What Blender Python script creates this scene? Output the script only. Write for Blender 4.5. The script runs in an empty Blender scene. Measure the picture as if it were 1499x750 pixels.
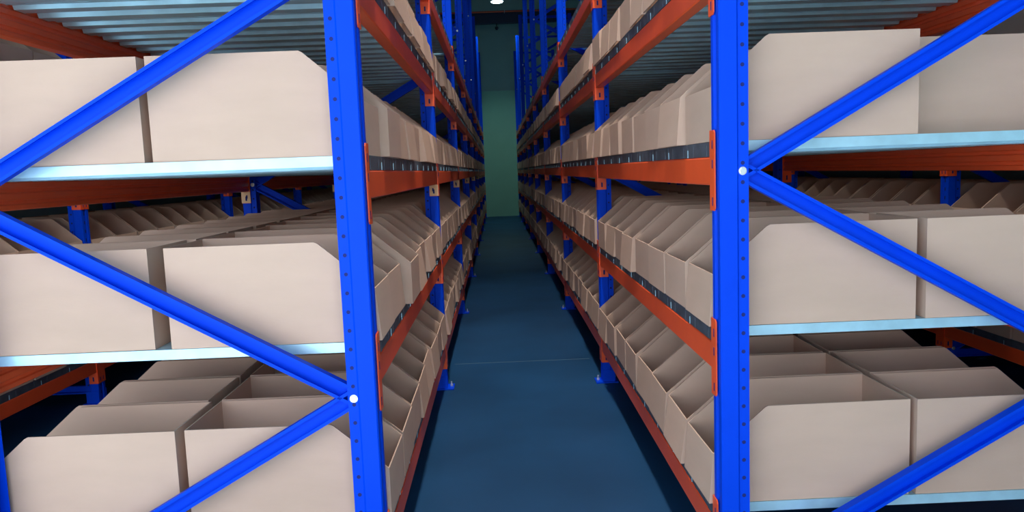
import bpy, bmesh, math, random
from mathutils import Vector, Matrix, Euler

S = bpy.context.scene
COL = S.collection

# ------------------------------------------------------------------ materials
def mat(name, base, rough=0.6, metal=0.0, noise=0.0, nscale=8.0, bump=0.0, bscale=120.0,
        rand=0.0, coat=0.0, spec=0.5, stretch=None):
    m = bpy.data.materials.new(name); m.use_nodes = True
    nt = m.node_tree; b = nt.nodes['Principled BSDF']
    b.inputs['Base Color'].default_value = (*base, 1)
    b.inputs['Roughness'].default_value = rough
    b.inputs['Metallic'].default_value = metal
    b.inputs['Specular IOR Level'].default_value = spec
    if coat: b.inputs['Coat Weight'].default_value = coat; b.inputs['Coat Roughness'].default_value = 0.25
    tc = nt.nodes.new('ShaderNodeTexCoord')
    vec = tc.outputs['Object']
    if stretch:
        mp = nt.nodes.new('ShaderNodeMapping'); mp.inputs['Scale'].default_value = stretch
        nt.links.new(vec, mp.inputs['Vector']); vec = mp.outputs['Vector']
    if noise or rand:
        val = None
        if noise:
            n = nt.nodes.new('ShaderNodeTexNoise'); n.inputs['Scale'].default_value = nscale
            n.inputs['Detail'].default_value = 4
            nt.links.new(vec, n.inputs['Vector'])
            mr = nt.nodes.new('ShaderNodeMapRange')
            mr.inputs['From Min'].default_value = 0.3; mr.inputs['From Max'].default_value = 0.7
            mr.inputs['To Min'].default_value = 1 - noise; mr.inputs['To Max'].default_value = 1 + noise
            nt.links.new(n.outputs['Fac'], mr.inputs['Value']); val = mr.outputs['Result']
        if rand:
            oi = nt.nodes.new('ShaderNodeObjectInfo')
            mr2 = nt.nodes.new('ShaderNodeMapRange')
            mr2.inputs['To Min'].default_value = 1 - rand; mr2.inputs['To Max'].default_value = 1 + rand
            nt.links.new(oi.outputs['Random'], mr2.inputs['Value'])
            if val is None: val = mr2.outputs['Result']
            else:
                mu = nt.nodes.new('ShaderNodeMath'); mu.operation = 'MULTIPLY'
                nt.links.new(val, mu.inputs[0]); nt.links.new(mr2.outputs['Result'], mu.inputs[1]); val = mu.outputs[0]
        vm = nt.nodes.new('ShaderNodeVectorMath'); vm.operation = 'SCALE'
        vm.inputs[0].default_value = base
        nt.links.new(val, vm.inputs['Scale']); nt.links.new(vm.outputs[0], b.inputs['Base Color'])
    if bump:
        n2 = nt.nodes.new('ShaderNodeTexNoise'); n2.inputs['Scale'].default_value = bscale
        nt.links.new(vec, n2.inputs['Vector'])
        bp = nt.nodes.new('ShaderNodeBump'); bp.inputs['Strength'].default_value = bump; bp.inputs['Distance'].default_value = 0.004
        nt.links.new(n2.outputs['Fac'], bp.inputs['Height']); nt.links.new(bp.outputs[0], b.inputs['Normal'])
    return m

M = dict(
    blue=mat('blue_paint', (0.0, 0.062, 0.76), 0.48, noise=0.04, nscale=6, spec=0.08),
    hole=mat('hole_shadow_steel', (0.0, 0.012, 0.16), 0.8),
    orange=mat('orange_paint', (0.98, 0.115, 0.028), 0.36, noise=0.04, nscale=9, spec=0.45),
    cream=mat('cream_paint', (0.85, 0.55, 0.28), 0.5),
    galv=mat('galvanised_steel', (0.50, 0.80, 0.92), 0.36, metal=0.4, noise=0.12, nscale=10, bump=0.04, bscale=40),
    galvend=mat('darkened_galvanised_steel', (0.10, 0.125, 0.16), 0.5, metal=0.3, noise=0.25, nscale=14),  # same steel as the panels, its dark reflections put into the base colour
    bolt=mat('zinc_bolt', (0.80, 0.86, 0.88), 0.25, metal=0.6),
    card=mat('cardboard', (0.62, 0.44, 0.335), 0.82, noise=0.035, nscale=5, bump=0.05, bscale=60, rand=0.05, spec=0.2, stretch=(1, 1, 3)),
    floor=mat('blue_grey_floor_paint', (0.011, 0.060, 0.148), 0.48, noise=0.22, nscale=1.1, bump=0.03, bscale=9, spec=0.18),
    joint=mat('floor_joint_filler', (0.05, 0.12, 0.19), 0.6),
    bay=mat('pale_bounce_floor', (0.36, 0.50, 0.62), 0.7, noise=0.08, nscale=2),  # pale so that the added front floor throws sunlight back up
    wall=mat('pale_green_wall_paint', (0.32, 0.60, 0.48), 0.85, noise=0.03, nscale=2),
    clad=mat('grey_green_cladding', (0.33, 0.50, 0.49), 0.7, noise=0.05, nscale=2),
    ceil=mat('grey_ceiling_sheet', (0.30, 0.40, 0.42), 0.8),
    girder=mat('dark_blue_girder_paint', (0.01, 0.025, 0.075), 0.6),
    pipe=mat('red_pipe_paint', (0.75, 0.10, 0.04), 0.4),
    black=mat('black_plastic', (0.01, 0.011, 0.013), 0.5),
    housing=mat('lamp_housing_aluminium', (0.5, 0.52, 0.55), 0.4, metal=0.8),
)
em = bpy.data.materials.new('lamp_lens'); em.use_nodes = True
eb = em.node_tree.nodes['Principled BSDF']
eb.inputs['Base Color'].default_value = (0.9, 0.95, 1, 1)
eb.inputs['Emission Color'].default_value = (0.62, 0.93, 1.0, 1)
eb.inputs['Emission Strength'].default_value = 14
M['lens'] = em

# ------------------------------------------------------------------ mesh helper
class MB:
    def __init__(s): s.v = []; s.f = []; s.mi = []
    def add(s, vs, fs, m=0):
        b = len(s.v); s.v += [tuple(x) for x in vs]
        for f in fs: s.f.append([b + i for i in f]); s.mi.append(m)
    def box(s, x0, x1, y0, y1, z0, z1, m=0):
        x0, x1 = sorted((x0, x1)); y0, y1 = sorted((y0, y1)); z0, z1 = sorted((z0, z1))
        s.add([(x0,y0,z0),(x1,y0,z0),(x1,y1,z0),(x0,y1,z0),(x0,y0,z1),(x1,y0,z1),(x1,y1,z1),(x0,y1,z1)],
              [(0,3,2,1),(4,5,6,7),(0,1,5,4),(1,2,6,5),(2,3,7,6),(3,0,4,7)], m)
    def prism(s, poly, fn, t0, t1, m=0):
        """extrude a polygon of (p,q) along t; fn(p,q,t) gives the point"""
        n = len(poly)
        vs = [fn(p, q, t0) for p, q in poly] + [fn(p, q, t1) for p, q in poly]
        fs = [tuple(range(n))[::-1], tuple(range(n, 2*n))] + [(i, (i+1) % n, n+(i+1) % n, n+i) for i in range(n)]
        s.add(vs, fs, m)
    def cyl(s, c, ax, r, h, n=16, m=0, r2=None):
        ax = Vector(ax).normalized(); u = ax.orthogonal().normalized(); w = ax.cross(u); c = Vector(c)
        r2 = r if r2 is None else r2
        vs = [c + (u*math.cos(2*math.pi*i/n) + w*math.sin(2*math.pi*i/n))*r for i in range(n)]
        vs += [c + ax*h + (u*math.cos(2*math.pi*i/n) + w*math.sin(2*math.pi*i/n))*r2 for i in range(n)]
        s.add(vs, [tuple(range(n))[::-1], tuple(range(n, 2*n))] + [(i, (i+1) % n, n+(i+1) % n, n+i) for i in range(n)], m)
    def mesh(s, name, *mats):
        me = bpy.data.meshes.new(name); me.from_pydata(s.v, [], s.f)
        for m in mats: me.materials.append(m)
        for p, i in zip(me.polygons, s.mi): p.material_index = i
        bm = bmesh.new(); bm.from_mesh(me); bmesh.ops.recalc_face_normals(bm, faces=bm.faces); bm.to_mesh(me); bm.free()
        me.update(); return me

def put(name, me, parent=None, loc=(0,0,0), rot=(0,0,0)):
    o = bpy.data.objects.new(name, me); COL.objects.link(o)
    o.location = loc; o.rotation_euler = rot
    if parent is not None: o.parent = parent
    return o
def tag(o, label, cat, group=None):
    o['label'] = label; o['category'] = cat
    if group: o['group'] = group
    return o
def struct(name, mb, *mats):
    o = put(name, mb.mesh(name, *mats)); o['kind'] = 'structure'; return o

# ------------------------------------------------------------------ layout (metres)
Y0 = 2.284          # near face of the first rack frames
BAY = 2.8
NB = 8
AISLE = 1.066
DEPTH = 1.294
UP, UW = 0.089, 0.09          # upright: depth across the aisle, width along it
HT = 5.25
DECKS = dict(C=0.356, B=0.947, A=1.536, D=2.125, E=2.714)
NODE = 0.653

# ------------------------------------------------------------------ rack parts
C_OUT = [(.089,.007),(.058,.007),(.052,0),(.004,0),(0,.004),(0,.027),(.008,.033),(.008,.057),(0,.063),(0,.086),
         (.004,.09),(.052,.09),(.058,.083),(.089,.083)]
C_IN = [(.089,.080),(.0592,.080),(.0532,.087),(.0045,.087),(.003,.0855),(.003,.0645),(.011,.0585),(.011,.0315),
        (.003,.0255),(.003,.0045),(.0045,.003),(.0532,.003),(.0592,.010),(.089,.010)]
def upright_mesh(sg):
    """face of the post at x=0, body towards x = sg * a"""
    b = MB()
    b.prism(C_OUT + C_IN, lambda p, q, t: (sg*p, q, t), 0.012, HT)
    n = int((HT - 0.1) / 0.058)
    for i in range(n):
        z = 0.075 + i*0.058
        b.cyl((sg*.071, .0066, z), (0, 1, 0), .0062, .001, 10, 1)
        b.cyl((sg*.071, .0824, z), (0, 1, 0), .0062, .001, 10, 1)
        b.box(sg*.0074, sg*.0084, .039, .051, z-.011, z+.011, 1)
    return b.mesh('upright', M['blue'], M['hole'])
def plate_mesh(sg):
    b = MB()
    b.box(-sg*.045, sg*.105, -.02, .11, 0.001, .009)
    b.box(sg*.0, sg*.085, -.006, -.001, .009, .09); b.box(sg*.0, sg*.085, .091, .096, .009, .09)
    return b.mesh('base_plate', M['blue'])
def anchor_mesh():
    b = MB(); b.cyl((0, 0, .0095), (0, 0, 1), .011, .012, 6); b.cyl((0, 0, .0215), (0, 0, 1), .006, .022, 10)
    return b.mesh('anchor_bolt', M['bolt'])
def bolt_mesh():
    b = MB()
    b.cyl((0, -.006, 0), (0, 1, 0), .0095, .012, 6); b.cyl((0, -.0005, 0), (0, 1, 0), .0125, .002, 16)
    return b.mesh('frame_bolt', M['bolt'])
def brace_mesh(dx, dz):
    """channel from (0,0) to (dx,dz) in the frame's plane, open side towards the front"""
    L = math.hypot(dx, dz); ux, uz = dx/L, dz/L; e = .014
    w, t = .0275, .003
    poly = [(-w, .016), (-w, .046), (w, .046), (w, .016), (w-.010, .016), (w-.010, .016+t), (w-t, .016+t), (w-t, .046-t),
            (-w+t, .046-t), (-w+t, .016+t), (-w+.010, .016+t), (-w+.010, .016)]
    b = MB()
    b.prism(poly, lambda p, q, t_: (ux*t_ - uz*p, q, uz*t_ + ux*p), -e, L+e)
    return b.mesh('brace', M['blue'])
BEAM_POLY = [(0, -.132), (0, -.052), (.003, -.049), (.0085, -.049), (.0085, -.003), (.05, -.003), (.05, -.022), (.045, -.026), (.045, -.038), (.05, -.042), (.05, -.06), (.044, -.064), (.044, -.075), (.05, -.079), (.05, -.1),
             (.044, -.104), (.044, -.115), (.05, -.119), (.05, -.132), (.046, -.136), (.004, -.136)]
def beam_mesh(sg):
    b = MB(); b.prism(BEAM_POLY, lambda p, q, t: (sg*p, t, q), UW+.0045, BAY-.0045)
    return b.mesh('beam', M['orange'])
def connector_mesh(sg, far):
    """angle that hooks a beam on its post; far: the one at the beam's far end. Origin as the beam's."""
    b = MB(); z0, z1 = -.213, .034
    y = BAY if far else UW
    d = -1 if far else 1                     # towards the beam
    face0, face1 = y - d*.046, y + d*.0042
    poly = [(face0, z0+.008), (face0 + d*.008, z0), (face1, z0), (face1, z1), (face0 + d*.008, z1), (face0, z1-.008)]
    b.prism(poly, lambda p, q, t: (t, p, q), -sg*.0045, -sg*.0003)
    b.box(-sg*.0045, sg*.056, y + d*.0003, y + d*.0042, z0, z1)
    for zc in (-.185, -.07, -.01):
        b.box(-sg*.0052, -sg*.0046, y - d*.022, y - d*.030, zc-.013, zc+.013, 1)
    ys = y + d*.0042
    b.box(sg*.022, sg*.032, ys, ys + d*.0008, -.196, -.166, 1)
    return b.mesh('connector', M['orange'], M['hole'])
def foot_plate_mesh(sg):
    """cream plate over the foot of a connector, on the side that faces the rack's front end"""
    b = MB(); y = BAY - .0042
    b.box(-sg*.003, sg*.055, y, y-.0022, -.211, -.138)
    b.box(sg*.022, sg*.033, y-.0022, y-.003, -.196, -.168, 1); b.box(sg*.027, sg*.037, y-.0022, y-.003, -.182, -.160, 1)
    return b.mesh('cream_plate', M['cream'], M['hole'])
def deck_mesh():
    """nine ribbed steel panels side by side, folded down at both ends over the beams"""
    b = MB()
    for k in range(9):
        a = UW + .008 + k*.2995; y0, y1 = a+.002, a+.2965
        b.box(-DEPTH+.0075, -.0075, y0, y1, -.0018, 0)
        for x0, x1 in ((-DEPTH+.0025, -DEPTH+.0075), (-.0075, -.0025)):
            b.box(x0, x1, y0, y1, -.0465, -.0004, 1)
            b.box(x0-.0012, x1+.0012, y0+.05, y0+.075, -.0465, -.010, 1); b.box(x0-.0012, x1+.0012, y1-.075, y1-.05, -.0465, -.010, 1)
            b.box(x0-.002, x1+.002, y1-.006, y1-.003, -.0465, -.020)
        for yy, d in ((y0, 1), (y1, -1)):
            b.box(-DEPTH+.053, -.053, yy, yy+d*.0018, -.030, -.0018)
            b.box(-DEPTH+.053, -.053, yy, yy+d*.012, -.0318, -.030)
        for yc in (y0+.076, y1-.076):
            b.prism([(yc-.050, -.0018), (yc-.030, -.040), (yc+.030, -.040), (yc+.050, -.0018)], lambda p, q, t: (t, p, q), -DEPTH+.053, -.053)
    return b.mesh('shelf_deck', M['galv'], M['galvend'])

ME = {('up', s): upright_mesh(s) for s in (1, -1)}
ME |= {('plate', s): plate_mesh(s) for s in (1, -1)}
ME |= {('beam', s): beam_mesh(s) for s in (1, -1)}
ME |= {('con', s, f): connector_mesh(s, f) for s in (1, -1) for f in (False, True)}
ME |= {('lab', s): foot_plate_mesh(s) for s in (1, -1)}
ME['deck'] = deck_mesh(); ME['bolt'] = bolt_mesh(); ME['anchor'] = anchor_mesh()
BX = DEPTH - .142                           # between the two rows of bolts
ME['brace_up'] = brace_mesh(BX, NODE); ME['brace_down'] = brace_mesh(BX, -NODE); ME['brace_flat'] = brace_mesh(BX, 0)

def rack(label, x0, nb, cream_level=None):
    """rack from x0 (left face) to x0+DEPTH (right face), nb bays deep"""
    r = bpy.data.objects.new('pallet_rack', None); COL.objects.link(r); r.location = (x0, Y0, 0)
    tag(r, label, 'rack')
    for k in range(nb+1):
        y = k*BAY
        for sg, x in ((1, 0), (-1, DEPTH)):
            u = put('upright', ME[('up', sg)], r, (x, y, 0))
            put('base_plate', ME[('plate', sg)], u)
            put('anchor_bolt', ME['anchor'], u, (-sg*.026, .045, 0)); put('anchor_bolt', ME['anchor'], u, (sg*.095, .1, 0))
            z = .137 if sg == 1 else .137 + NODE
            while z < HT - .05:
                put('frame_bolt', ME['bolt'], u, (sg*.071, .007, z)); z += 2*NODE
        # zigzag: the left post has nodes at .137+NODE*(0,2,4..), the right post at .137+NODE*(1,3,5..)
        z, left = .137, True
        while z + NODE < HT - .04:
            zl = z if left else z + NODE
            put('brace', ME['brace_down' if left is False else 'brace_up'], r, (.071, y, zl))
            z += NODE; left = not left
        put('brace', ME['brace_flat'], r, (.071, y+.034, .09)); put('brace', ME['brace_flat'], r, (.071, y+.034, HT-.06))
    for lv, z in DECKS.items():
        for k in range(nb):
            y = k*BAY
            for sg, x in ((1, 0), (-1, DEPTH)):
                bm_ = put('beam', ME[('beam', sg)], r, (x, y, z))
                put('connector', ME[('con', sg, False)], bm_); put('connector', ME[('con', sg, True)], bm_)
                if lv == cream_level:
                    l = put('cream_foot_plate', ME[('lab', sg)], bm_); l['label'] = 'cream plate at the foot of the beam connector'
            put('shelf_deck', ME['deck'], r, (DEPTH, y, z))
    return r

XL = -DEPTH                                 # left rack's left face; its right face is x = 0
XR = AISLE
XNL = XL - AISLE - DEPTH
XNR = XR + DEPTH + AISLE
rack('long blue and orange pallet rack on left side of the aisle, stacked with cardboard bins', XL, NB, 'A')
rack('long blue and orange pallet rack on right side of the aisle, stacked with cardboard bins', XR, NB)
rack('shaded pallet rack seen through the left rack, across the next aisle', XNL, 7)
rack('dark pallet rack seen through the right rack, across the next aisle', XNR, 7)

# ------------------------------------------------------------------ cardboard bins
BL, BW, BH, BLOW, BRUN, BT = .652, .318, .322, .168, .178, .0045
def bin_panels(sh):
    """open bin: high back, side panels cut down to a low front; sh pushes the foot of the front out"""
    xb, xf = -BL/2, BL/2
    P = {}
    b = MB(); b.box(xb+BT, xf-BT, -BW/2+BT, BW/2-BT, 0, BT); P['bottom_panel'] = b
    b = MB(); b.box(xb, xb+BT, -BW/2+BT, BW/2-BT, 0, BH); P['back_panel'] = b
    b = MB(); b.prism([(xf-BT+sh, 0), (xf+sh, 0), (xf, BLOW), (xf-BT, BLOW)], lambda p, q, t: (p, t, q), -BW/2+BT, BW/2-BT); P['front_panel'] = b
    side = [(xb, 0), (xf+sh, 0), (xf, BLOW), (xf-BRUN+.006, BH-.0052), (xf-BRUN-.004, BH), (xb, BH)]
    for k, y in (('side_panel', -BW/2), ('side_panel_b', BW/2-BT)):
        b = MB(); b.prism(side, lambda p, q, t: (p, t, q), y, y+BT); P[k] = b
    return P
BIN_PARTS, BIN_WHOLE = [], []
for sh in (0.0, .014, .024):
    P = bin_panels(sh)
    BIN_PARTS.append([(k.replace('_b', '') if k == 'side_panel_b' else k, b.mesh(k.replace('side_panel_b', 'side_panel'), M['card'])) for k, b in P.items()])
    w = MB()
    for b in P.values(): w.add(b.v, b.f)
    BIN_WHOLE.append(w)
WHOLE_ME = [w.mesh('cardboard_bin', M['card']) for w in BIN_WHOLE]

ORD = ['nearest', 'second', 'third', 'fourth', 'fifth', 'sixth', 'seventh', 'eighth']
LEVEL = dict(C='bottom', B='second', A='third', D='fourth')
RACKN = dict(L='left', R='right', l='left', r='right')
PULL = {'LB0A0': -.004, 'LB0A1': -.008, 'LB0A2': .034, 'LB0A3': .012, 'LA0A0': -.010, 'LA0A1': .022, 'LC0A0': .012, 'LC0A1': .012,
        'LA0O0': .010, 'LB0O0': .030, 'LC0O0': -.010, 'RA0A0': -.010, 'RB0A0': -.014, 'RC0A0': -.004,
        'RA0O0': -.016, 'RB0O0': .008, 'RC0O0': -.008}
slots = []
def add_bins(rk, lv, row, bay):
    """row A faces the central aisle, row O the outer side"""
    for i in range(8):
        if (rk, lv, row, bay, i) == ('R', 'A', 'O', 0, 7): continue     # that row stands further back
        slots.append((f'{rk}{lv}{bay}{row}{i}', rk, lv, row, bay, i))
for rk in 'LR':
    for lv in 'CBAD':
        for bay in range(NB): add_bins(rk, lv, 'A', bay)
    for lv in 'CBA':
        for bay in range(6 if lv == 'B' else 3): add_bins(rk, lv, 'O', bay)
    add_bins(rk, 'D', 'O', 0)
for rk in 'lr':
    for lv in 'CBAD':
        for bay in range(6 if lv == 'B' else 3): add_bins(rk, lv, 'O', bay)

def pose(key, rk, lv, row, bay, i):
    rnd = random.Random(key + 'v3')
    base = {'L': XL, 'R': XR, 'l': XNL, 'r': XNR}[rk]
    if rk in 'LR': right = (rk == 'L') == (row == 'A')      # the bin's low front points to +x
    else: right = rk == 'l'
    dx = PULL.get(key, rnd.uniform(-.010, .010)) + (.006 if rk == 'R' and row == 'A' else 0)
    x = base + DEPTH - BL/2 + dx if right else base + BL/2 - dx
    if row == 'O' and rk in 'LR': x += (-.038 if rk == 'L' else .038)
    y = Y0 + UW + .006 + .3365*(i + .5) + (.17 if (rk, lv, row, bay) == ('R', 'A', 'O', 0) else 0)
    yaw = math.radians(rnd.uniform(-.8, .8)) + (0 if right else math.pi)
    var = rnd.choice((0, 0, 1, 1, 2))
    return (x, y + bay*BAY, DECKS[lv] + .0008), yaw, var

# the 300 bins that show largest, and among them those whose panels show
# the 300 bins that show largest, and among them those whose panels show
KEEP = set((
    'LA0A0 LA0A1 LA0A2 LA0A3 LA0A4 LA0A5 LA0A6 LA0A7 LA0O0 LA1A0 LA1A1 LA1A2 LA1A3 LA1A4 LA1A5 LA1A6 LA1A7 LA2A1 LA2A2 LA2A4 LA2A6 LA2A7 '
    'LB0A0 LB0A1 LB0A2 LB0A3 LB0A4 LB0A5 LB0A6 LB0A7 LB0O0 LB0O1 LB0O2 LB0O3 LB0O4 LB0O5 LB0O6 LB0O7 LB1A0 LB1A1 LB1A2 LB1A3 LB1A4 LB1A5 '
    'LB1A6 LB1A7 LB1O0 LB1O1 LB1O2 LB1O3 LB1O4 LB1O5 LB2A0 LB2A1 LB2A2 LB2A3 LB2A4 LB2A5 LB2A6 LB2A7 LB3A0 LB3A3 LB3A4 LB3A5 LB3A7 LB4A1 '
    'LC0A0 LC0A1 LC0A2 LC0A3 LC0A4 LC0A5 LC0A6 LC0A7 LC0O0 LC0O1 LC0O2 LC0O3 LC1A0 LC1A1 LC1A2 LC1A3 LC1A4 LC1A5 LC1A6 LC1A7 LC2A0 LC2A1 '
    'LC2A2 LC2A3 LC2A4 LC2A5 LC2A6 LC2A7 LC3A0 LC3A1 LC3A4 LC3A6 LD0A1 LD0A2 LD0A3 LD0A4 LD0A5 LD0A6 LD0A7 LD1A0 LD1A1 LD1A2 LD1A3 LD1A5 '
    'LD1A7 LD2A0 LD2A1 LD2A3 LD2A5 LD2A7 RA0A0 RA0A1 RA0A2 RA0A3 RA0A4 RA0A5 RA0A6 RA0A7 RA0O0 RA1A0 RA1A1 RA1A2 RA1A3 RA1A4 RA1A5 RA1A6 '
    'RA1A7 RA2A0 RA2A1 RA2A2 RA2A3 RA2A4 RA2A5 RA2A6 RA2A7 RA3A0 RA3A1 RA3A4 RA3A5 RA3A6 RA4A5 RB0A0 RB0A1 RB0A2 RB0A3 RB0A4 RB0A5 RB0A6 '
    'RB0A7 RB0O0 RB0O1 RB0O2 RB0O3 RB0O4 RB0O5 RB0O6 RB0O7 RB1A0 RB1A1 RB1A2 RB1A3 RB1A4 RB1A5 RB1A6 RB1A7 RB1O0 RB1O1 RB1O2 RB1O3 RB1O4 '
    'RB1O5 RB1O6 RB1O7 RB2A0 RB2A1 RB2A2 RB2A3 RB2A4 RB2A5 RB2A6 RB2A7 RB2O0 RB2O1 RB2O2 RB3A0 RB3A1 RB3A2 RB3A3 RB3A4 RB3A6 RB3A7 RB4A1 '
    'RB4A5 RB5A0 RC0A0 RC0A1 RC0A2 RC0A3 RC0A4 RC0A5 RC0A6 RC0A7 RC0O0 RC0O1 RC0O2 RC0O3 RC1A0 RC1A1 RC1A2 RC1A3 RC1A4 RC1A5 RC1A6 RC1A7 '
    'RC2A0 RC2A1 RC2A2 RC2A3 RC2A4 RC2A5 RC2A6 RC2A7 RC3A0 RC3A1 RC3A2 RC3A3 RC3A4 RC3A5 RC3A7 RC4A0 RC4A1 RC4A3 RC4A6 RD0A2 RD0A3 RD0A4 '
    'RD0A5 RD0A6 RD0A7 RD1A0 RD1A1 RD1A2 RD1A3 RD1A4 RD1A5 RD1A6 RD1A7 RD2A0 RD2A1 RD2A2 RD2A3 RD2A5 RD2A7 RD3A1 RD3A3 RD3A4 lB0O5 lB0O6 '
    'lB0O7 lB1O0 lB1O1 lB1O2 lB1O3 lB1O4 lB1O5 lB1O6 lB1O7 lB2O0 lB2O1 lB2O2 lB2O3 lB2O4 lB2O5 lC0O5 lC0O6 lD0O6 lD0O7 rB0O5 rB0O6 rB0O7 '
    'rB1O0 rB1O1 rB1O2 rB1O3 rB1O4 rB1O5 rB1O6 rB1O7 rB2O0 rB2O1 rB2O3 rC0O5 rC0O6 rD0O6 ').split())
PARTED = set((
    'LA0A0 LA0A1 LA0A2 LA0A3 LA0A5 LA0A7 LA0O0 LB0A0 LB0A1 LB0A2 LB0A3 LB0A4 LB0A5 LB0A6 LB0A7 LB0O0 LB0O1 LB0O2 LB0O3 LB0O4 LB0O5 LB0O6 '
    'LB1A0 LB1A1 LB1A2 LB1A3 LC0A0 LC0A1 LC0A2 LC0A3 LC0A4 LC0A5 LC0A6 LC0A7 LC0O0 LC0O1 LC0O2 LC1A0 LC1A4 LD0A2 LD0A3 LD0A4 LD0A6 RA0A0 '
    'RA0A1 RA0A2 RA0A3 RA0A4 RA0A5 RA0A6 RA0A7 RA0O0 RA1A1 RB0A0 RB0A1 RB0A2 RB0A3 RB0A4 RB0A5 RB0A6 RB0A7 RB0O0 RB0O1 RB0O2 RB0O3 RB0O4 '
    'RB1A0 RB1A1 RB1A2 RB1A3 RB1A4 RB1A5 RB1A6 RB1A7 RC0A0 RC0A1 RC0A2 RC0A3 RC0A4 RC0A5 RC0A6 RC0A7 RC0O0 RC0O1 RC0O2 RC0O3 RC1A0 RC1A1 '
    'RC1A2 RC1A3 RC1A4 RC1A5 RC1A7 RD0A3 RD0A4 RD0A5 RD0A6 RD0A7 RD1A0 lB0O5 lB0O6 lB0O7 lB1O0 lB1O1 lB1O2 lB1O3 lB1O4 lB1O5 lB1O6 lB1O7 '
    'lD0O6 lD0O7 rB0O6 rB0O7 rB1O0 rB1O1 rB1O2 rB1O3 rB1O4 rB1O5 rB1O6 rB1O7 rC0O6 rD0O6 ').split())
SPECIAL = {
 'LA0A0': 'pale cardboard bin at the front end of left rack third shelf, beside blue post',
 'LB0A0': 'pale cut-cornered cardboard bin at the front end of left rack second shelf, beside blue post',
 'LC0A0': 'open cardboard bin at the front end of left rack bottom shelf, beside blue post',
 'LA0O0': 'pale cardboard bin at the front end of left rack third shelf, outer row',
 'LB0O0': 'pale cardboard bin at the front end of left rack second shelf, outer row',
 'LC0O0': 'open cardboard bin at the front end of left rack bottom shelf, outer row',
 'RA0A0': 'pale cut-cornered cardboard bin at the front end of right rack third shelf, beside blue post',
 'RB0A0': 'pale cut-cornered cardboard bin at the front end of right rack second shelf, beside blue post',
 'RC0A0': 'open empty cardboard bin at the front end of right rack bottom shelf, beside blue post',
 'RA0O0': 'beige cardboard bin at the front end of right rack third shelf, outer row',
 'RB0O0': 'beige cardboard bin at the front end of right rack second shelf, outer row',
 'RC0O0': 'open beige cardboard bin at the front end of right rack bottom shelf, outer row',
 'LB0A2': 'cardboard bin pulled out past its neighbours on left rack second shelf, third from near post',
}
def bin_label(key, rk, lv, row, bay, i):
    if key in SPECIAL: return SPECIAL[key]
    pos = ['first', 'second', 'third', 'fourth', 'fifth', 'sixth', 'seventh', 'last'][i]
    if rk in 'lr':
        return f'shaded cardboard bin across {RACKN[rk]} side aisle, {LEVEL[lv]} shelf, {ORD[bay]} bay, {pos} from front'
    r = 'aisle row' if row == 'A' else 'outer row'
    return f'cardboard bin on {RACKN[rk]} rack {LEVEL[lv]} shelf, {r}, {ORD[bay]} bay, {pos} from front'
def bin_group(rk, lv, row):
    if rk in 'lr': return f'shaded bins across the {RACKN[rk]} side aisle'
    return f'cardboard bins on the {RACKN[rk]} rack {LEVEL[lv]} shelf'

mass = MB()
for s in slots:
    key = s[0]; loc, yaw, var = pose(*s)
    if KEEP is None or key in KEEP:
        if PARTED is None or key in PARTED:
            o = bpy.data.objects.new('cardboard_bin', None); COL.objects.link(o); o.empty_display_size = .1
            for nm, me in BIN_PARTS[var]: put(nm, me, o)
        else:
            o = put('cardboard_bin', WHOLE_ME[var])
        o.location = loc; o.rotation_euler = (0, 0, yaw)
        tag(o, bin_label(*s), 'cardboard bin', bin_group(s[1], s[2], s[3]))
    else:
        mx = Matrix.Translation(loc) @ Matrix.Rotation(yaw, 4, 'Z')
        w = BIN_WHOLE[var]; mass.add([mx @ Vector(v) for v in w.v], w.f)
if mass.v:
    o = put('bin_stock', mass.mesh('bin_stock', M['card'])); o['kind'] = 'stuff'
    tag(o, 'remaining cardboard bins far down both racks and deep on their shelves', 'cardboard bins')

# ------------------------------------------------------------------ the room
RX0, RX1, RY0, RY1, RZ = -9.4, XNR + DEPTH + .35, -2.3, 25.05, 7.6
b = MB(); b.box(RX0-.2, RX1+.2, 1.7, RY1+.2, -.15, 0); struct('floor', b, M['floor'])
b = MB(); b.box(RX0-.2, RX1+.2, RY0-6, 1.7, -.15, 0); struct('floor_bounce_added', b, M['bay'])  # unseen pale floor, added to bounce sunlight onto the deck undersides
b = MB(); b.box(RX0-.2, RX1+.2, RY0-.2, RY1+.2, RZ, RZ+.15); struct('ceiling', b, M['ceil'])
b = MB(); b.box(RX0-.2, RX1+.2, RY1, RY1+.2, .001, 4.08); struct('wall_back', b, M['wall'])
b = MB(); b.box(RX0-.2, RX1+.2, RY1+.03, RY1+.2, 4.08, RZ)
b.box(RX0-.2, RX1+.2, RY1-.02, RY1+.03, 4.06, 4.10)
struct('wall_back_upper', b, M['clad'])
WX = XNL - .35
b = MB(); b.box(RX0-.2, RX0, RY0, 3.2, .001, RZ); b.box(RX0, WX, 3.0, 3.2, .001, RZ); b.box(WX-.2, WX, 3.2, RY1, .001, RZ)  # steps inward past the racks, added to darken the gap behind them
struct('wall_left', b, M['clad'])
b = MB(); b.box(XR-AISLE+.012, XR-.012, 5.76, 5.772, 0, .0012); struct('trim_2', b, M['joint'])
b = MB(); b.box(RX1, RX1+.2, RY0, RY1, .001, RZ); b.box(XR+DEPTH+.12, RX1, 1.95, 2.12, .001, RZ); struct('wall_right_and_light_block', b, M['clad'])  # cross partition added to keep doorway light off the right side aisle
DX0, DX1, DZ = -9.0, 2.2, 4.4               # unseen doorway assumed behind the viewer, widened for light from the side
b = MB(); b.box(RX0, DX0, RY0-.2, RY0, .001, RZ); b.box(DX1, RX1, RY0-.2, RY0, .001, RZ); b.box(DX0, DX1, RY0-.2, RY0, DZ, RZ)
struct('wall_front', b, M['wall'])
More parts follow.
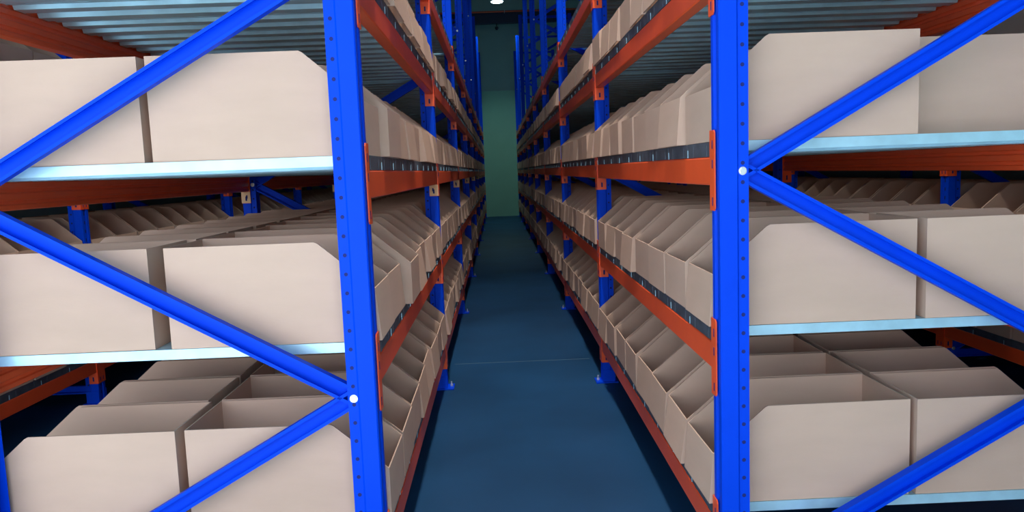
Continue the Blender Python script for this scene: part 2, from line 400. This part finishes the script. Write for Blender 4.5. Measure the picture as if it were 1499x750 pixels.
# roof girder across the hall: an I-section
b = MB(); gy, g0, g1 = 23.6, 5.90, 6.27
b.box(RX0, RX1, gy-.09, gy+.09, g0, g0+.03); b.box(RX0, RX1, gy-.09, gy+.09, g1-.03, g1); b.box(RX0, RX1, gy-.012, gy+.012, g0+.03, g1-.03)
for k in range(8):
    x = RX0 + .5 + k*1.25
    b.box(x, x+.012, gy-.085, gy+.085, g0+.03, g1-.03)
struct('trim_1', b, M['girder'])

# red sprinkler pipe along the top of the girder
p = bpy.data.objects.new('sprinkler_pipe', None); COL.objects.link(p); p.location = (.55, 23.45, 6.225)
tag(p, 'thin red pipe running across the hall in front of the dark roof girder', 'pipe')
b = MB(); b.cyl((-3.2, 0, 0), (1, 0, 0), .024, 6.4, 14); put('pipe_run', b.mesh('pipe_run', M['pipe']), p)
for dx in (-1.6, .05, 1.6):
    b = MB(); b.cyl((dx, 0, .020), (0, 0, 1), .011, .035, 10); b.cyl((dx, 0, .055), (0, 0, 1), .02, .006, 12)
    put('sprinkler_head', b.mesh('sprinkler_head', M['bolt']), p)
    b = MB(); b.box(dx+.2, dx+.22, -.027, .15, -.027, .06); put('pipe_clamp', b.mesh('pipe_clamp', M['housing']), p)
# little dark fitting under the girder
c = bpy.data.objects.new('pendant_fitting', None); COL.objects.link(c); c.location = (.56, 23.55, 5.90)
tag(c, 'small black fitting hanging under the dark roof girder above the aisle end', 'fitting')
b = MB(); b.cyl((0, 0, 0), (0, 0, -1), .018, .10, 12); put('stem', b.mesh('stem', M['black']), c)
b = MB(); b.cyl((0, 0, -.10), (0, 0, -1), .055, .05, 20); b.cyl((0, 0, -.15), (0, 0, -1), .055, .045, 20, 0, .022)
put('dome', b.mesh('dome', M['black']), c)

# high bay lamp
LZ = 6.12; LY = 21.6
l = bpy.data.objects.new('pendant_lamp', None); COL.objects.link(l); l.location = (.58, LY, LZ)
tag(l, 'round glowing lamp hanging high over the far end of the aisle', 'lamp')
b = MB(); b.cyl((0, 0, 0), (0, 0, -1), .165, .02, 32, 0, .15); put('lens', b.mesh('lens', M['lens']), l)
b = MB(); b.cyl((0, 0, .0), (0, 0, 1), .19, .06, 32, 0, .17); b.cyl((0, 0, .06), (0, 0, 1), .10, .12, 24, 0, .08)
for k in range(12):
    a = k*math.pi/6
    b.cyl((.125*math.cos(a), .125*math.sin(a), .06), (0, 0, 1), .012, .10, 6)
put('housing', b.mesh('housing', M['housing']), l)
b = MB(); b.cyl((0, 0, .18), (0, 0, 1), .008, RZ-LZ-.17, 8); put('cable', b.mesh('cable', M['black']), l)

# ------------------------------------------------------------------ light
def area(name, loc, rot, sx, sy, e, col):
    d = bpy.data.lights.new(name, 'AREA'); d.shape = 'RECTANGLE'; d.size = sx; d.size_y = sy; d.energy = e; d.color = col
    o = bpy.data.objects.new(name, d); COL.objects.link(o); o.location = loc; o.rotation_euler = rot; return o
area('doorway_daylight', ((DX0+DX1)/2, RY0-.05, DZ/2), (math.radians(90), 0, 0), DX1-DX0, DZ, 325, (0.85, 0.88, 1.0))
sd = bpy.data.lights.new('sun', 'SUN'); sd.energy = 17; sd.angle = math.radians(.6); sd.color = (1, .95, .88)
so = bpy.data.objects.new('sun', sd); COL.objects.link(so); so.rotation_euler = (math.radians(41), 0, math.radians(28))
pd = bpy.data.lights.new('lamp_and_fill_spot', 'SPOT'); pd.energy = 230; pd.spot_size = math.radians(125); pd.spot_blend = .6; pd.shadow_soft_size = .15; pd.color = (.62, 1.0, .92)
po = bpy.data.objects.new('lamp_and_fill_spot', pd); COL.objects.link(po); po.location = (.58, LY, LZ-.06)

for ly in (3.0, 6.2, 10.4, 15.6):  # added fill spots above the aisle, out of view and without lamp bodies
    d2 = pd.copy(); d2.spot_size = math.radians(80); d2.spot_blend = .5; d2.energy = {3.0: 720, 6.2: 430, 10.4: 140, 15.6: 50}[ly]; d2.color = (1.0, .92, .84); o2 = bpy.data.objects.new('lamp_and_fill_spot', d2); COL.objects.link(o2); o2.location = (.58, ly, LZ-.06)

w = bpy.data.worlds.new('sky'); S.world = w; w.use_nodes = True
bg = w.node_tree.nodes['Background']
sky = w.node_tree.nodes.new('ShaderNodeTexSky'); sky.sky_type = 'NISHITA'; sky.sun_disc = False
sky.sun_elevation = math.radians(48); sky.sun_rotation = math.radians(180)
w.node_tree.links.new(sky.outputs[0], bg.inputs['Color']); bg.inputs['Strength'].default_value = .12

# ------------------------------------------------------------------ camera
f, yaw, pitch, roll = 1113.9, .0152, .1112, -.0383
cy, sy, cp, sp, cr, sr = math.cos(yaw), math.sin(yaw), math.cos(pitch), math.sin(pitch), math.cos(roll), math.sin(roll)
fwd = Vector((sy*cp, cy*cp, -sp)); right = Vector((cy, -sy, 0)); up = right.cross(fwd)
r2, u2 = cr*right + sr*up, -sr*right + cr*up
cd = bpy.data.cameras.new('camera'); cam = bpy.data.objects.new('camera', cd); COL.objects.link(cam)
mx = Matrix((r2, u2, -fwd)).transposed().to_4x4(); mx.translation = (.3983, 0, 1.4688); cam.matrix_world = mx
cd.sensor_fit = 'HORIZONTAL'; cd.sensor_width = 36; cd.lens = f/1499*36; cd.clip_start = .05; cd.clip_end = 200
S.camera = cam

S.view_settings.view_transform = 'Standard'; S.view_settings.look = 'None'
S.view_settings.gamma = 1; S.view_settings.use_curve_mapping = False
S.view_settings.exposure = 0.0
S.cycles.max_bounces = 10; S.cycles.diffuse_bounces = 8
